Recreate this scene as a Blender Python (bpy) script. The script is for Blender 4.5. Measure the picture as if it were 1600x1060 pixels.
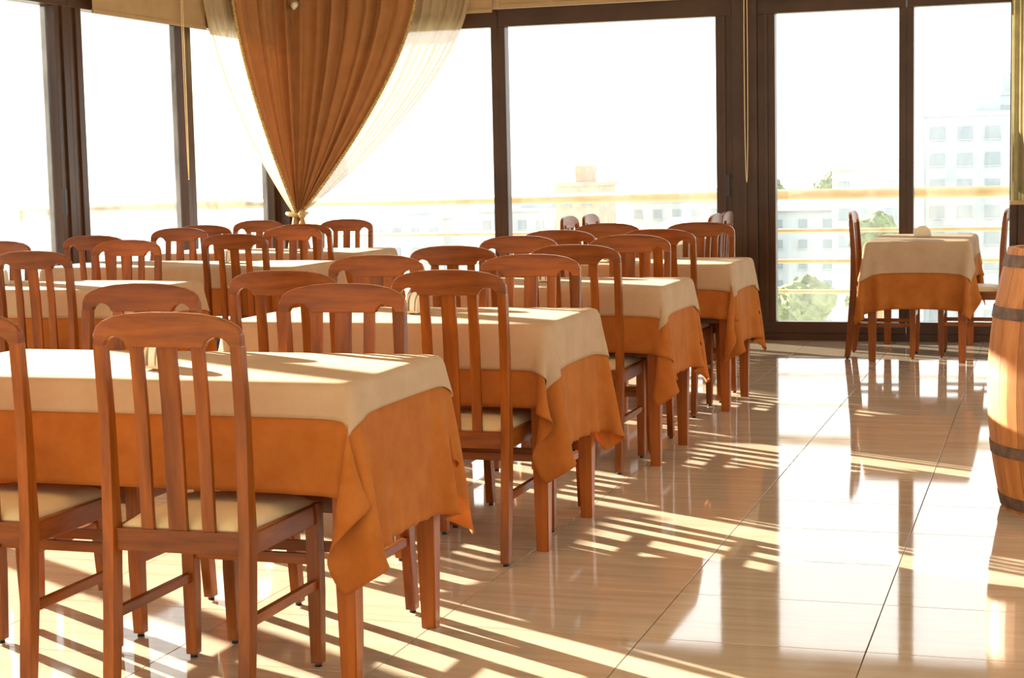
import bpy, bmesh, math, random
import numpy as np
from mathutils import Vector, Matrix

scene = bpy.context.scene
COL = scene.collection
for o in list(bpy.data.objects):
    bpy.data.objects.remove(o)

# ------------------------------------------------------------------ camera
EYE = 1.27
F_PX, YAW, PIT, ROL = 2630.3, -0.311762, 0.100465, -0.0217393
fw = Vector((math.sin(YAW)*math.cos(PIT), math.cos(YAW)*math.cos(PIT), -math.sin(PIT)))
rt = Vector((math.cos(YAW), -math.sin(YAW), 0)); up = rt.cross(fw)
rt2 = rt*math.cos(ROL) + up*math.sin(ROL); up2 = -rt*math.sin(ROL) + up*math.cos(ROL)
cam_d = bpy.data.cameras.new('camera'); cam_d.sensor_width = 36.0; cam_d.lens = F_PX/1600*36
cam_d.clip_end = 2000
cam = bpy.data.objects.new('camera', cam_d); COL.objects.link(cam)
cam.matrix_world = Matrix(((rt2.x, up2.x, -fw.x, 0), (rt2.y, up2.y, -fw.y, 0), (rt2.z, up2.z, -fw.z, EYE), (0, 0, 0, 1)))
scene.camera = cam

# ------------------------------------------------------------------ sky, sun, exposure
w = bpy.data.worlds.new('sky'); scene.world = w; w.use_nodes = True
bg = w.node_tree.nodes['Background']
bg.inputs[0].default_value = (0.98, 0.99, 1.0, 1); bg.inputs[1].default_value = 1.6
SUN_AZ, SUN_EL = math.radians(-60.5), math.radians(15.2)
sun_d = bpy.data.lights.new('sun', 'SUN'); sun_d.energy = 27.0; sun_d.color = (1.0, 0.91, 0.74); sun_d.angle = math.radians(0.6)
sun = bpy.data.objects.new('sun', sun_d); COL.objects.link(sun)
sd = Vector((math.sin(SUN_AZ)*math.cos(SUN_EL), math.cos(SUN_AZ)*math.cos(SUN_EL), math.sin(SUN_EL)))
sun.rotation_euler = sd.to_track_quat('Z', 'Y').to_euler(); sun.location = (-20, 15, 10)
scene.view_settings.view_transform = 'Standard'; scene.view_settings.look = 'None'
scene.view_settings.gamma = 1.0; scene.view_settings.use_curve_mapping = False
scene.view_settings.exposure = 0.82
try:
    scene.cycles.max_bounces = 10; scene.cycles.diffuse_bounces = 5; scene.cycles.glossy_bounces = 4
    scene.cycles.transparent_max_bounces = 24; scene.cycles.sample_clamp_indirect = 6
    scene.cycles.caustics_reflective = False; scene.cycles.caustics_refractive = False
except Exception:
    pass

# ------------------------------------------------------------------ materials
def new_mat(name):
    m = bpy.data.materials.new(name); m.use_nodes = True
    nt = m.node_tree; b = nt.nodes['Principled BSDF']
    return m, nt, b
def ramp(nt, stops):
    r = nt.nodes.new('ShaderNodeValToRGB'); e = r.color_ramp.elements
    while len(e) < len(stops): e.new(0.5)
    for el, (p, c) in zip(e, stops): el.position = p; el.color = (*c, 1)
    return r
def tex(nt, kind, coord, scale=(1, 1, 1), **kw):
    tc = nt.nodes.new('ShaderNodeTexCoord'); mp = nt.nodes.new('ShaderNodeMapping'); mp.inputs['Scale'].default_value = scale
    t = nt.nodes.new(kind)
    for k, v in kw.items(): t.inputs[k].default_value = v
    nt.links.new(tc.outputs[coord], mp.inputs['Vector']); nt.links.new(mp.outputs[0], t.inputs['Vector'])
    return t
def bump(nt, b, src, strength, dist=0.002):
    bp = nt.nodes.new('ShaderNodeBump'); bp.inputs['Strength'].default_value = strength; bp.inputs['Distance'].default_value = dist
    nt.links.new(src, bp.inputs['Height']); nt.links.new(bp.outputs[0], b.inputs['Normal'])

def wood(name, c0, c1, scale, rough=0.27, spec=0.22, var=0.2):
    m, nt, b = new_mat(name)
    t = tex(nt, 'ShaderNodeTexNoise', 'Object', scale, Scale=1.0, Detail=5.0, Roughness=0.6)
    r = ramp(nt, [(0.3, c0), (0.72, c1)]); nt.links.new(t.outputs['Fac'], r.inputs[0])
    oi = nt.nodes.new('ShaderNodeObjectInfo'); hv = nt.nodes.new('ShaderNodeHueSaturation')
    mr = nt.nodes.new('ShaderNodeMapRange'); mr.inputs[3].default_value = 1-var; mr.inputs[4].default_value = 1+var
    nt.links.new(oi.outputs['Random'], mr.inputs[0]); nt.links.new(mr.outputs[0], hv.inputs['Value'])
    nt.links.new(r.outputs[0], hv.inputs['Color']); nt.links.new(hv.outputs[0], b.inputs['Base Color'])
    b.inputs['Roughness'].default_value = rough; b.inputs['Specular IOR Level'].default_value = spec
    bump(nt, b, t.outputs['Fac'], 0.06)
    return m
W0, W1 = (0.118, 0.030, 0.003), (0.275, 0.076, 0.008)
M_WOODZ = wood('varnished_wood_upright', W0, W1, (28, 28, 3.0))
M_WOODX = wood('varnished_wood_cross', W0, W1, (3.0, 28, 28))
M_WOODY = wood('varnished_wood_deep', W0, W1, (28, 3.0, 28))
M_LEG = wood('table_leg_wood', (0.22, 0.055, 0.008), (0.36, 0.105, 0.018), (26, 26, 2.5), 0.3)
M_OAK = wood('barrel_oak', (0.36, 0.13, 0.035), (0.60, 0.27, 0.085), (22, 22, 3.2), 0.55, 0.3, 0.16)

def cloth_mat(name, c0, c1, weave=420, transl=0.25, rough=0.9):
    m, nt, b = new_mat(name)
    t = tex(nt, 'ShaderNodeTexNoise', 'Object', (1, 1, 1), Scale=9.0, Detail=6.0, Roughness=0.65)
    r = ramp(nt, [(0.32, c0), (0.7, c1)]); nt.links.new(t.outputs['Fac'], r.inputs[0])
    nt.links.new(r.outputs[0], b.inputs['Base Color']); b.inputs['Roughness'].default_value = rough
    b.inputs['Specular IOR Level'].default_value = 0.15
    try: b.inputs['Sheen Weight'].default_value = 0.04
    except Exception: pass
    n2 = tex(nt, 'ShaderNodeTexNoise', 'Object', (1, 1, 1), Scale=float(weave), Detail=2.0)
    bump(nt, b, n2.outputs['Fac'], 0.25, 0.001)
    tr = nt.nodes.new('ShaderNodeBsdfTranslucent'); mx = nt.nodes.new('ShaderNodeMixShader'); mx.inputs[0].default_value = transl
    nt.links.new(r.outputs[0], tr.inputs[0]); out = nt.nodes['Material Output']
    nt.links.new(b.outputs[0], mx.inputs[1]); nt.links.new(tr.outputs[0], mx.inputs[2]); nt.links.new(mx.outputs[0], out.inputs[0])
    return m
M_RUST = cloth_mat('rust_orange_cloth', (0.40, 0.124, 0.020), (0.50, 0.172, 0.034), transl=0.25)
M_BEIGE = cloth_mat('beige_linen', (0.47, 0.33, 0.205), (0.53, 0.385, 0.245), weave=300, transl=0.2)
M_CURT = cloth_mat('brown_drape', (0.42, 0.205, 0.075), (0.50, 0.25, 0.10), transl=0.28)
M_CREAM = cloth_mat('cream_vinyl', (0.70, 0.56, 0.32), (0.76, 0.62, 0.37), transl=0.0, rough=0.45)
M_BLIND = cloth_mat('beige_blind_fabric', (0.50, 0.36, 0.18), (0.56, 0.41, 0.22), transl=0.3)
M_OLIVE = cloth_mat('olive_blind_fabric', (0.36, 0.31, 0.16), (0.46, 0.40, 0.22), transl=0.35)
def sheer_mat():
    m, nt, b = new_mat('cream_sheer'); out = nt.nodes['Material Output']
    b.inputs['Base Color'].default_value = (0.66, 0.55, 0.35, 1); b.inputs['Roughness'].default_value = 0.9
    tl = nt.nodes.new('ShaderNodeBsdfTranslucent'); tl.inputs[0].default_value = (0.58, 0.48, 0.30, 1)
    tp = nt.nodes.new('ShaderNodeBsdfTransparent')
    m1 = nt.nodes.new('ShaderNodeMixShader'); m1.inputs[0].default_value = 0.55
    m2 = nt.nodes.new('ShaderNodeMixShader'); m2.inputs[0].default_value = 0.18
    nt.links.new(b.outputs[0], m1.inputs[1]); nt.links.new(tl.outputs[0], m1.inputs[2])
    nt.links.new(m1.outputs[0], m2.inputs[1]); nt.links.new(tp.outputs[0], m2.inputs[2]); nt.links.new(m2.outputs[0], out.inputs[0])
    return m
M_SHEER = sheer_mat()
def plain(name, c, rough=0.5, metal=0.0, spec=0.5, var=0.0, scale=6.0, bmp=0.0):
    m, nt, b = new_mat(name); b.inputs['Roughness'].default_value = rough; b.inputs['Metallic'].default_value = metal
    b.inputs['Specular IOR Level'].default_value = spec
    t = tex(nt, 'ShaderNodeTexNoise', 'Object', (1, 1, 1), Scale=scale, Detail=5.0)
    r = ramp(nt, [(0.3, tuple(max(0, x*(1-var)) for x in c)), (0.7, tuple(min(1, x*(1+var)) for x in c))])
    nt.links.new(t.outputs['Fac'], r.inputs[0]); nt.links.new(r.outputs[0], b.inputs['Base Color'])
    if bmp: bump(nt, b, t.outputs['Fac'], bmp)
    return m
M_FRAME = plain('dark_bronze_frame', (0.055, 0.026, 0.011), 0.36, 0.0, 0.3, 0.25, 3.0)
M_WALL = plain('beige_plaster', (0.66, 0.55, 0.38), 0.9, 0, 0.2, 0.06)
M_CEIL = plain('cream_ceiling', (0.74, 0.66, 0.52), 0.9, 0, 0.2, 0.03)
M_BLACK = plain('black_plastic', (0.015, 0.013, 0.012), 0.4)
M_HOOP = plain('rusty_iron_hoop', (0.16, 0.105, 0.075), 0.65, 0.3, 0.4, 0.4, 25.0, 0.2)
M_SILVER = plain('brushed_silver', (0.55, 0.53, 0.48), 0.3, 0.9)
M_GOLD = plain('gold_cord', (0.45, 0.30, 0.10), 0.5, 0.2, 0.5, 0.4, 60.0)
M_CORD = plain('cream_cord', (0.72, 0.55, 0.30), 0.7)
M_RAIL = plain('pale_painted_rail', (0.50, 0.37, 0.18), 0.5, 0, 0.4, 0.05)
M_BALC = plain('balcony_concrete', (0.55, 0.52, 0.46), 0.9, 0, 0.2, 0.1)
M_CERAM = plain('cream_ceramic', (0.78, 0.68, 0.48), 0.35)
M_PAPER = plain('white_paper_napkin', (0.85, 0.82, 0.74), 0.9)
M_RENDER = plain('white_house_render', (0.38, 0.42, 0.44), 0.9, 0, 0.2, 0.05, 0.3)
M_RENDER2 = plain('grey_house_render', (0.34, 0.385, 0.41), 0.9, 0, 0.2, 0.08, 0.3)
M_ROOF = plain('red_roof_tile', (0.46, 0.29, 0.22), 0.9, 0, 0.2, 0.15, 1.0)
M_HWIN = plain('house_window_glass', (0.20, 0.25, 0.28), 0.25)
M_LEAF = plain('tree_leaves', (0.15, 0.19, 0.10), 0.9, 0, 0.2, 0.4, 1.2)
M_LAND = plain('town_ground', (0.55, 0.54, 0.48), 0.95, 0, 0.1, 0.2, 0.05)
def floor_mat(name, rough):
    m, nt, b = new_mat(name)
    tc = nt.nodes.new('ShaderNodeNewGeometry'); mp = nt.nodes.new('ShaderNodeMapping'); mp.inputs['Scale'].default_value = (1.1, 13.0, 1)
    oi = nt.nodes.new('ShaderNodeObjectInfo'); cb = nt.nodes.new('ShaderNodeCombineXYZ'); ml = nt.nodes.new('ShaderNodeMath'); ml.operation = 'MULTIPLY'; ml.inputs[1].default_value = 37.0
    nt.links.new(oi.outputs['Random'], ml.inputs[0]); nt.links.new(ml.outputs[0], cb.inputs[0]); nt.links.new(ml.outputs[0], cb.inputs[2])
    nt.links.new(tc.outputs['Position'], mp.inputs['Vector']); nt.links.new(cb.outputs[0], mp.inputs['Location'])
    t = nt.nodes.new('ShaderNodeTexNoise'); t.inputs['Scale'].default_value = 1.6; t.inputs['Detail'].default_value = 7; t.inputs['Roughness'].default_value = 0.62; t.inputs['Distortion'].default_value = 0.5
    nt.links.new(mp.outputs[0], t.inputs['Vector'])
    r = ramp(nt, [(0.25, (0.40, 0.315, 0.23)), (0.5, (0.49, 0.395, 0.295)), (0.75, (0.57, 0.475, 0.37))])
    nt.links.new(t.outputs['Fac'], r.inputs[0]); nt.links.new(r.outputs[0], b.inputs['Base Color'])
    rr = ramp(nt, [(0.3, (rough*0.7,)*3), (0.75, (rough*1.5,)*3)]); t2 = tex(nt, 'ShaderNodeTexNoise', 'Object', (1, 1, 1), Scale=5.0, Detail=6.0)
    nt.links.new(t2.outputs['Fac'], rr.inputs[0]); nt.links.new(rr.outputs[0], b.inputs['Roughness'])
    b.inputs['Specular IOR Level'].default_value = 1.0
    return m
M_TILE = floor_mat('polished_beige_marble', 0.05)
M_GROUT = plain('dark_grout', (0.20, 0.14, 0.09), 0.9)
def glass_mat():
    m, nt, b = new_mat('dusty_window_glass'); out = nt.nodes['Material Output']
    tp = nt.nodes.new('ShaderNodeBsdfTransparent'); tp.inputs[0].default_value = (0.97, 0.98, 0.97, 1)
    gl = nt.nodes.new('ShaderNodeBsdfGlossy'); gl.inputs['Roughness'].default_value = 0.02
    fr = nt.nodes.new('ShaderNodeFresnel'); fr.inputs[0].default_value = 1.45
    du = nt.nodes.new('ShaderNodeBsdfTranslucent'); du.inputs[0].default_value = (0.9, 0.9, 0.86, 1)
    t = tex(nt, 'ShaderNodeTexNoise', 'Object', (1.0, 1.0, 0.35), Scale=4.0, Detail=8.0, Roughness=0.7)
    rr = ramp(nt, [(0.35, (0.006,)*3), (0.8, (0.05,)*3)]); nt.links.new(t.outputs['Fac'], rr.inputs[0])
    m1 = nt.nodes.new('ShaderNodeMixShader'); m2 = nt.nodes.new('ShaderNodeMixShader')
    nt.links.new(rr.outputs[0], m1.inputs[0]); nt.links.new(tp.outputs[0], m1.inputs[1]); nt.links.new(du.outputs[0], m1.inputs[2])
    ms = nt.nodes.new('ShaderNodeMath'); ms.operation = 'MULTIPLY'; ms.inputs[1].default_value = 0.6
    nt.links.new(fr.outputs[0], ms.inputs[0]); nt.links.new(ms.outputs[0], m2.inputs[0])
    nt.links.new(m1.outputs[0], m2.inputs[1]); nt.links.new(gl.outputs[0], m2.inputs[2]); nt.links.new(m2.outputs[0], out.inputs[0])
    return m
M_GLASS = glass_mat()

# ------------------------------------------------------------------ helpers
def mesh_of(bm, name, smooth=False):
    me = bpy.data.meshes.new(name); bm.normal_update(); bm.to_mesh(me); bm.free()
    if smooth:
        for p in me.polygons: p.use_smooth = True
    return me
def obj(name, me, mat, parent=None, loc=(0, 0, 0), rotz=0.0):
    if mat is not None and len(me.materials) == 0: me.materials.append(mat)
    o = bpy.data.objects.new(name, me); COL.objects.link(o)
    o.location = loc; o.rotation_euler = (0, 0, rotz)
    if parent: o.parent = parent
    return o
def tag(o, label=None, cat=None, group=None, kind=None):
    if label: o['label'] = label
    if cat: o['category'] = cat
    if group: o['group'] = group
    if kind: o['kind'] = kind
    return o
def empty(name, loc=(0, 0, 0), rotz=0.0):
    o = bpy.data.objects.new(name, None); COL.objects.link(o); o.location = loc; o.rotation_euler = (0, 0, rotz); o.empty_display_size = 0.1
    return o
def add_box(bm, x0, x1, y0, y1, z0, z1):
    v = [bm.verts.new(p) for p in ((x0, y0, z0), (x1, y0, z0), (x1, y1, z0), (x0, y1, z0), (x0, y0, z1), (x1, y0, z1), (x1, y1, z1), (x0, y1, z1))]
    for f in ((0, 3, 2, 1), (4, 5, 6, 7), (0, 1, 5, 4), (1, 2, 6, 5), (2, 3, 7, 6), (3, 0, 4, 7)):
        bm.faces.new([v[i] for i in f])
def box(x0, x1, y0, y1, z0, z1, bev=0.0, name='part'):
    bm = bmesh.new(); add_box(bm, x0, x1, y0, y1, z0, z1)
    if bev: bmesh.ops.bevel(bm, geom=bm.edges[:], offset=bev, segments=2, affect='EDGES', profile=0.7)
    return mesh_of(bm, name)
def sweep(path, secs, bev=0.0, name='part'):
    """rectangular section swept along path of (y,z) in a plane of constant x; secs: (x0,x1,dy) per point"""
    bm = bmesh.new(); rings = []
    n = len(path)
    for i, ((y, z), (x0, x1, d)) in enumerate(zip(path, secs)):
        a = path[max(0, i-1)]; c = path[min(n-1, i+1)]
        ty, tz = c[0]-a[0], c[1]-a[1]; L = math.hypot(ty, tz); ny, nz = tz/L, -ty/L
        if i in (0, n-1): ny, nz = 1.0, 0.0
        rings.append([bm.verts.new(p) for p in ((x0, y-ny*d/2, z-nz*d/2), (x1, y-ny*d/2, z-nz*d/2), (x1, y+ny*d/2, z+nz*d/2), (x0, y+ny*d/2, z+nz*d/2))])
    for a, b in zip(rings, rings[1:]):
        for k in range(4): bm.faces.new((a[k], a[(k+1) % 4], b[(k+1) % 4], b[k]))
    bm.faces.new(rings[0][::-1]); bm.faces.new(rings[-1])
    bmesh.ops.recalc_face_normals(bm, faces=bm.faces[:])
    if bev:
        ed = [e for e in bm.edges if len(e.link_faces) == 2 and e.calc_face_angle(0) > 0.9]
        bmesh.ops.bevel(bm, geom=ed, offset=bev, segments=2, affect='EDGES', profile=0.7)
    return mesh_of(bm, name)
def tube(pts, r, seg=8, closed=False, name='tube'):
    bm = bmesh.new(); rings = []; n = len(pts); pts = [Vector(p) for p in pts]
    for i, p in enumerate(pts):
        a = pts[(i-1) % n] if closed else pts[max(0, i-1)]; b = pts[(i+1) % n] if closed else pts[min(n-1, i+1)]
        t = (b-a).normalized(); s = t.orthogonal().normalized() if i == 0 else (s - t*s.dot(t)).normalized(); q = t.cross(s)
        rings.append([bm.verts.new(p + s*math.cos(2*math.pi*k/seg)*r + q*math.sin(2*math.pi*k/seg)*r) for k in range(seg)])
    m = len(rings)
    for i in range(m if closed else m-1):
        a, b = rings[i], rings[(i+1) % m]
        for k in range(seg): bm.faces.new((a[k], a[(k+1) % seg], b[(k+1) % seg], b[k]))
    if not closed: bm.faces.new(rings[0][::-1]); bm.faces.new(rings[-1])
    bmesh.ops.recalc_face_normals(bm, faces=bm.faces[:])
    return mesh_of(bm, name, True)

# ------------------------------------------------------------------ room shell
XL, YB = -5.80, 12.10          # inner faces of the two glazed walls
XR, YF = 3.60, -4.00
ZT, ZF, ZC = 2.33, 2.46, 2.95  # glass top, frame top, ceiling
fl = obj('floor', box(XL-0.3, XR+0.2, YF-0.2, YB+0.3, -0.14, -0.006, name='floor_bed'), M_GROUT)
tag(fl, kind='structure')
TX, TY, GAP = 0.597, 0.487, 0.0016
tile_me = box(GAP, TX-GAP, GAP, TY-GAP, -0.0075, 0.0, 0.0007, 'floor_tile')
xs = [-0.452 + TX*i for i in range(-9, 7)]; ys = [4.345 + TY*j for j in range(-5, 16)]
ntile = 0
for i, x in enumerate(xs):
    for j, y in enumerate(ys):
        if x < XL-0.25 or y > YB+0.1: continue
        if x > 1.2 and y < 6.5: continue
        obj('tile', tile_me, M_TILE, fl, (x, y, 0)); ntile += 1
rest = bmesh.new()
add_box(rest, XL-0.25, XR, YF, ys[0], -0.0075, 0.0); add_box(rest, xs[-1]+TX, XR, ys[0], YB+0.1, -0.0075, 0.0)
add_box(rest, 1.339, xs[-1]+TX, ys[0], ys[4], -0.0075, 0.0)
tag(obj('distant_tile', mesh_of(rest, 'distant_tiles'), M_TILE, fl), kind='stuff')
tag(obj('ceiling', box(XL-0.3, XR+0.2, YF-0.2, YB+0.3, ZC, ZC+0.15), M_CEIL), kind='structure')
tag(obj('wall_left', box(XL-0.12, XL, YF, YB+0.12, ZF, ZC), M_WALL), kind='structure')
tag(obj('wall_back', box(XL, XR, YB, YB+0.12, ZF, ZC), M_WALL), kind='structure')
rwb = bmesh.new(); add_box(rwb, XR, XR+0.12, YF, YB+0.12, 0, 0.25); add_box(rwb, XR, XR+0.12, YF, YB+0.12, 2.5, ZC)
for y in (YF, -1.8, 0.6, 3.0, 5.4, 7.8, 10.2, YB-0.08): add_box(rwb, XR, XR+0.12, y, y+0.2, 0.25, 2.5)
tag(obj('wall_right', mesh_of(rwb, 'wall_right'), M_WALL), kind='structure')
# front wall (behind the photographer) with wide window openings
fwb = bmesh.new(); add_box(fwb, XL, XR, YF-0.12, YF, 0, 0.9); add_box(fwb, XL, XR, YF-0.12, YF, 2.3, ZC)
for x in (XL, -3.5, -1.2, 1.1, XR-0.2): add_box(fwb, x, x+0.2, YF-0.12, YF, 0.9, 2.3)
tag(obj('wall_front', mesh_of(fwb, 'wall_front'), M_WALL), kind='structure')

def window(n, axis, a0, a1, s0, s1, handle=None, bottom=0.134):
    """framed pane in a glazed wall. axis 'y': left wall running in depth, 'x': back wall."""
    def bx(a, b, z0, z1, t0=-0.05, t1=0.05):
        if axis == 'x': return box(a, b, YB+0.06+t0, YB+0.06+t1, z0, z1, 0.004)
        return box(XL-0.06+t0, XL-0.06+t1, a, b, z0, z1, 0.004)
    bm = bmesh.new()
    def ab(a, b, z0, z1, t0, t1):
        if axis == 'x': add_box(bm, a, b, YB+0.06+t0, YB+0.06+t1, z0, z1)
        else: add_box(bm, XL-0.06+t0, XL-0.06+t1, a, b, z0, z1)
    ab(a0, a1, 0.0, 0.05, -0.06, 0.06)           # threshold track
    root = obj('window_%d' % n, mesh_of(bm, 'window_threshold'), M_FRAME); tag(root, kind='structure')
    obj('bottom_rail', bx(a0+0.003, a1-0.003, 0.05, bottom), M_FRAME, root)
    obj('top_rail', bx(a0+0.003, a1-0.003, ZT, ZF), M_FRAME, root)
    for k, (p, q) in enumerate(((a0, a0+s0), (a1-s1, a1))):
        st = obj('stile', bx(p, q, bottom, ZT), M_FRAME, root)
        if (q-p) > 0.1:    # groove lines of the sliding profile: a raised inner bead
            m = (p+q)/2
            s = -1 if axis == 'x' else 1
            if axis == 'x': obj('bead', box(m-0.012, m+0.012, YB-0.004, YB+0.012, bottom, ZT, 0.002), M_FRAME, st)
            else: obj('bead', box(XL-0.012, XL+0.004, m-0.012, m+0.012, bottom, ZT, 0.002), M_FRAME, st)
    pane = obj('pane', bx(a0+s0-0.008, a1-s1+0.008, bottom-0.008, ZT+0.008, -0.003, 0.003), M_GLASS, root)
    if handle:
        ha, hz = handle
        if axis == 'x': hm = box(ha-0.014, ha+0.014, YB-0.006, YB+0.012, hz-0.08, hz+0.08, 0.003)
        else: hm = box(XL-0.012, XL+0.006, ha-0.014, ha+0.014, hz-0.08, hz+0.08, 0.003)
        obj('latch', hm, M_BLACK, root)
    return root
# left glazed wall
wn = 1
LB = [-2.78, -1.28, 0.22, 1.72, 3.22, 4.72, 6.22, 7.72, 9.22, 10.72, 12.10]
for i in range(len(LB)-1):
    thick0 = (i == 8); thick1 = (i == 7)
    window(wn, 'y', LB[i], LB[i+1], 0.15 if thick0 else 0.06, 0.15 if thick1 else 0.06, handle=(9.08, 1.13) if i == 7 else None); wn += 1
# back glazed wall
window(wn, 'x', -5.80, -3.965, 0.16, 0.055); wn += 1
window(wn, 'x', -3.965, -2.20, 0.055, 0.12, handle=(-2.235, 1.12)); wn += 1
window(wn, 'x', -2.02, -0.98, 0.125, 0.05); wn += 1
window(wn, 'x', -0.98, -0.23, 0.05, 0.055); wn += 1
window(wn, 'x', -0.10, 1.30, 0.06, 0.05); wn += 1
window(wn, 'x', 1.30, XR, 0.05, 0.06); wn += 1
tr1 = obj('trim_1', box(-2.20, -2.02, YB-0.01, YB+0.12, 0, ZF, 0.006), M_FRAME); tag(tr1, kind='structure')
obj('cover_strip', box(-2.125, -2.095, YB-0.022, YB-0.008, 0.02, ZF-0.01, 0.003), M_FRAME, tr1)
tag(obj('trim_2', box(-0.23, -0.10, YB-0.01, YB+0.12, 0, ZF, 0.006), M_FRAME), kind='structure')
tag(obj('trim_3', box(XL-0.12, XL+0.0, YB-0.0, YB+0.12, 0, ZF, 0.004), M_FRAME), kind='structure')

# ------------------------------------------------------------------ balcony outside
tag(obj('trim_4', box(XL-1.6, XL-0.12, YF-2, YB+2.1, -0.30, -0.10), M_BALC), kind='structure')
tag(obj('trim_5', box(XL-0.12, XR+2, YB+0.12, YB+2.1, -0.30, -0.10), M_BALC), kind='structure')
RXL, RYB = -6.98, 13.85
def railing(name, label, axis, a0, a1, fix, posts):
    root = empty(name, (RXL, (a0+a1)/2, -0.1) if axis == 'y' else ((a0+a1)/2, RYB, -0.1)); tag(root, label, 'railing')
    off = Vector(root.location)
    def pt(a, z): return (Vector((fix, a, z)) if axis == 'y' else Vector((a, fix, z))) - off
    obj('handrail', tube([pt(a0, 1.015), pt(a1, 1.015)], 0.044, 12), M_RAIL, root)
    for z in (0.72, 0.47, 0.22): obj('bar', tube([pt(a0, z), pt(a1, z)], 0.017, 8), M_RAIL, root)
    for a in posts:
        obj('post', tube([pt(a, -0.10), pt(a, 0.985)], 0.020, 8), M_RAIL, root)
railing('balcony_railing', 'pale tubular balcony railing outside the left windows', 'y', -5.0, RYB-0.05, RXL, (-4.9, -2.5, 0.0, 2.4, 4.7, 6.9, 8.9, 10.9, 12.75))
railing('balcony_railing', 'pale tubular balcony railing outside the back windows', 'x', RXL, XR+2, RYB, (-6.98, -4.55, -2.4, -0.2, 2.2, 5.5))

# ------------------------------------------------------------------ chairs
def post_y(z):                       # rake of the back, seat-side positive
    pts = [(0.0, -0.225), (0.2, -0.203), (0.43, -0.185), (0.70, -0.187), (0.96, -0.205)]
    for (z0, y0), (z1, y1) in zip(pts, pts[1:]):
        if z <= z1: return y0 + (y1-y0)*(z-z0)/(z1-z0)
    return pts[-1][1]
HW = 0.195
def crest_mesh():
    bm = bmesh.new(); N = 44; cols = []
    td = [(0, 0), (0.2, 0.0), (0.5, 0.004), (0.72, 0.012), (0.87, 0.023), (0.95, 0.034), (0.985, 0.043), (1.0, 0.055)]
    def top(u):
        for (a, p), (b, q) in zip(td, td[1:]):
            if u <= b: return 0.955 - (p + (q-p)*(u-a)/(b-a))
        return 0.9
    def bot(ax):
        if ax > 0.168: return 0.872
        if ax > 0.100: t = (ax-0.100)/0.068; return 0.872 + 0.025*math.sin(math.pi*t)**0.6
        return 0.872
    us = [-1+2*i/N for i in range(N+1)]
    us = sorted(set([round(u, 4) for u in us] + [-0.993, 0.993, -0.168/HW, 0.168/HW, -0.1/HW, 0.1/HW]))
    for u in us:
        x = u*HW; bow = -0.012*(1-u*u); yb = lambda z: post_y(z) + bow
        zt, zb = top(abs(u)), bot(abs(x)); th = 0.013
        cols.append([bm.verts.new((x, yb(zb)-th, zb)), bm.verts.new((x, yb(zt)-th*0.8, zt)), bm.verts.new((x, yb(zt)+th*0.8, zt)), bm.verts.new((x, yb(zb)+th, zb))])
    for a, b in zip(cols, cols[1:]):
        for k in range(4): bm.faces.new((a[k], b[k], b[(k+1) % 4], a[(k+1) % 4]))
    bm.faces.new(cols[0]); bm.faces.new(cols[-1][::-1])
    bmesh.ops.recalc_face_normals(bm, faces=bm.faces[:])
    ed = [e for e in bm.edges if len(e.link_faces) == 2 and e.calc_face_angle(0) > 1.0]
    bmesh.ops.bevel(bm, geom=ed, offset=0.0035, segments=2, affect='EDGES', profile=0.6)
    return mesh_of(bm, 'crest_rail')
def cushion_mesh():
    bm = bmesh.new(); NX, NY = 14, 14; g = []
    for i in range(NX+1):
        row = []
        for j in range(NY+1):
            u, v = -1+2*i/NX, -1+2*j/NY
            x = math.copysign(abs(u)**0.9, u)*(0.172+0.012*v); y = 0.012 + v*0.186
            e = (1-abs(u)**4)*(1-abs(v)**4)
            row.append(bm.verts.new((x, y, 0.434 + 0.027*max(0, e)**0.45)))
        g.append(row)
    for i in range(NX):
        for j in range(NY): bm.faces.new((g[i][j], g[i+1][j], g[i+1][j+1], g[i][j+1]))
    rim = [g[i][0] for i in range(NX+1)] + [g[NX][j] for j in range(1, NY+1)] + [g[i][NY] for i in range(NX-1, -1, -1)] + [g[0][j] for j in range(NY-1, 0, -1)]
    low = [bm.verts.new((v.co.x, v.co.y, 0.418)) for v in rim]; n = len(rim)
    for k in range(n): bm.faces.new((rim[k], low[k], low[(k+1) % n], rim[(k+1) % n]))
    bm.faces.new(low); bmesh.ops.recalc_face_normals(bm, faces=bm.faces[:])
    return mesh_of(bm, 'seat_cushion', True)
zp = [0.010, 0.10, 0.2, 0.32, 0.43, 0.56, 0.70, 0.876]
def rear_leg_mesh(s):
    c = s*0.181
    dd = [0.036, 0.040, 0.043, 0.045, 0.044, 0.036, 0.031, 0.028]
    return sweep([(post_y(z), z) for z in zp], [(c-0.0145, c+0.0145, d) for d in dd], 0.003, 'rear_leg')
def slat_mesh(xc, wd):
    zz = [0.425, 0.52, 0.62, 0.74, 0.876]
    return sweep([(post_y(z) - 0.010*(1-(xc/HW)**2)*(z-0.4)/0.5, z) for z in zz], [(xc-wd/2, xc+wd/2, 0.013)]*5, 0.002, 'slat')
def front_leg_mesh(s):
    c = s*0.180
    return sweep([(0.186, 0.010), (0.190, 0.2), (0.190, 0.43)], [(c-0.015, c+0.015, 0.030), (c-0.018, c+0.018, 0.036), (c-0.018, c+0.018, 0.036)], 0.003, 'front_leg')
glide_me = tube([(0, 0, 0.0), (0, 0, 0.012)], 0.010, 10, name='glide')
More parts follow.
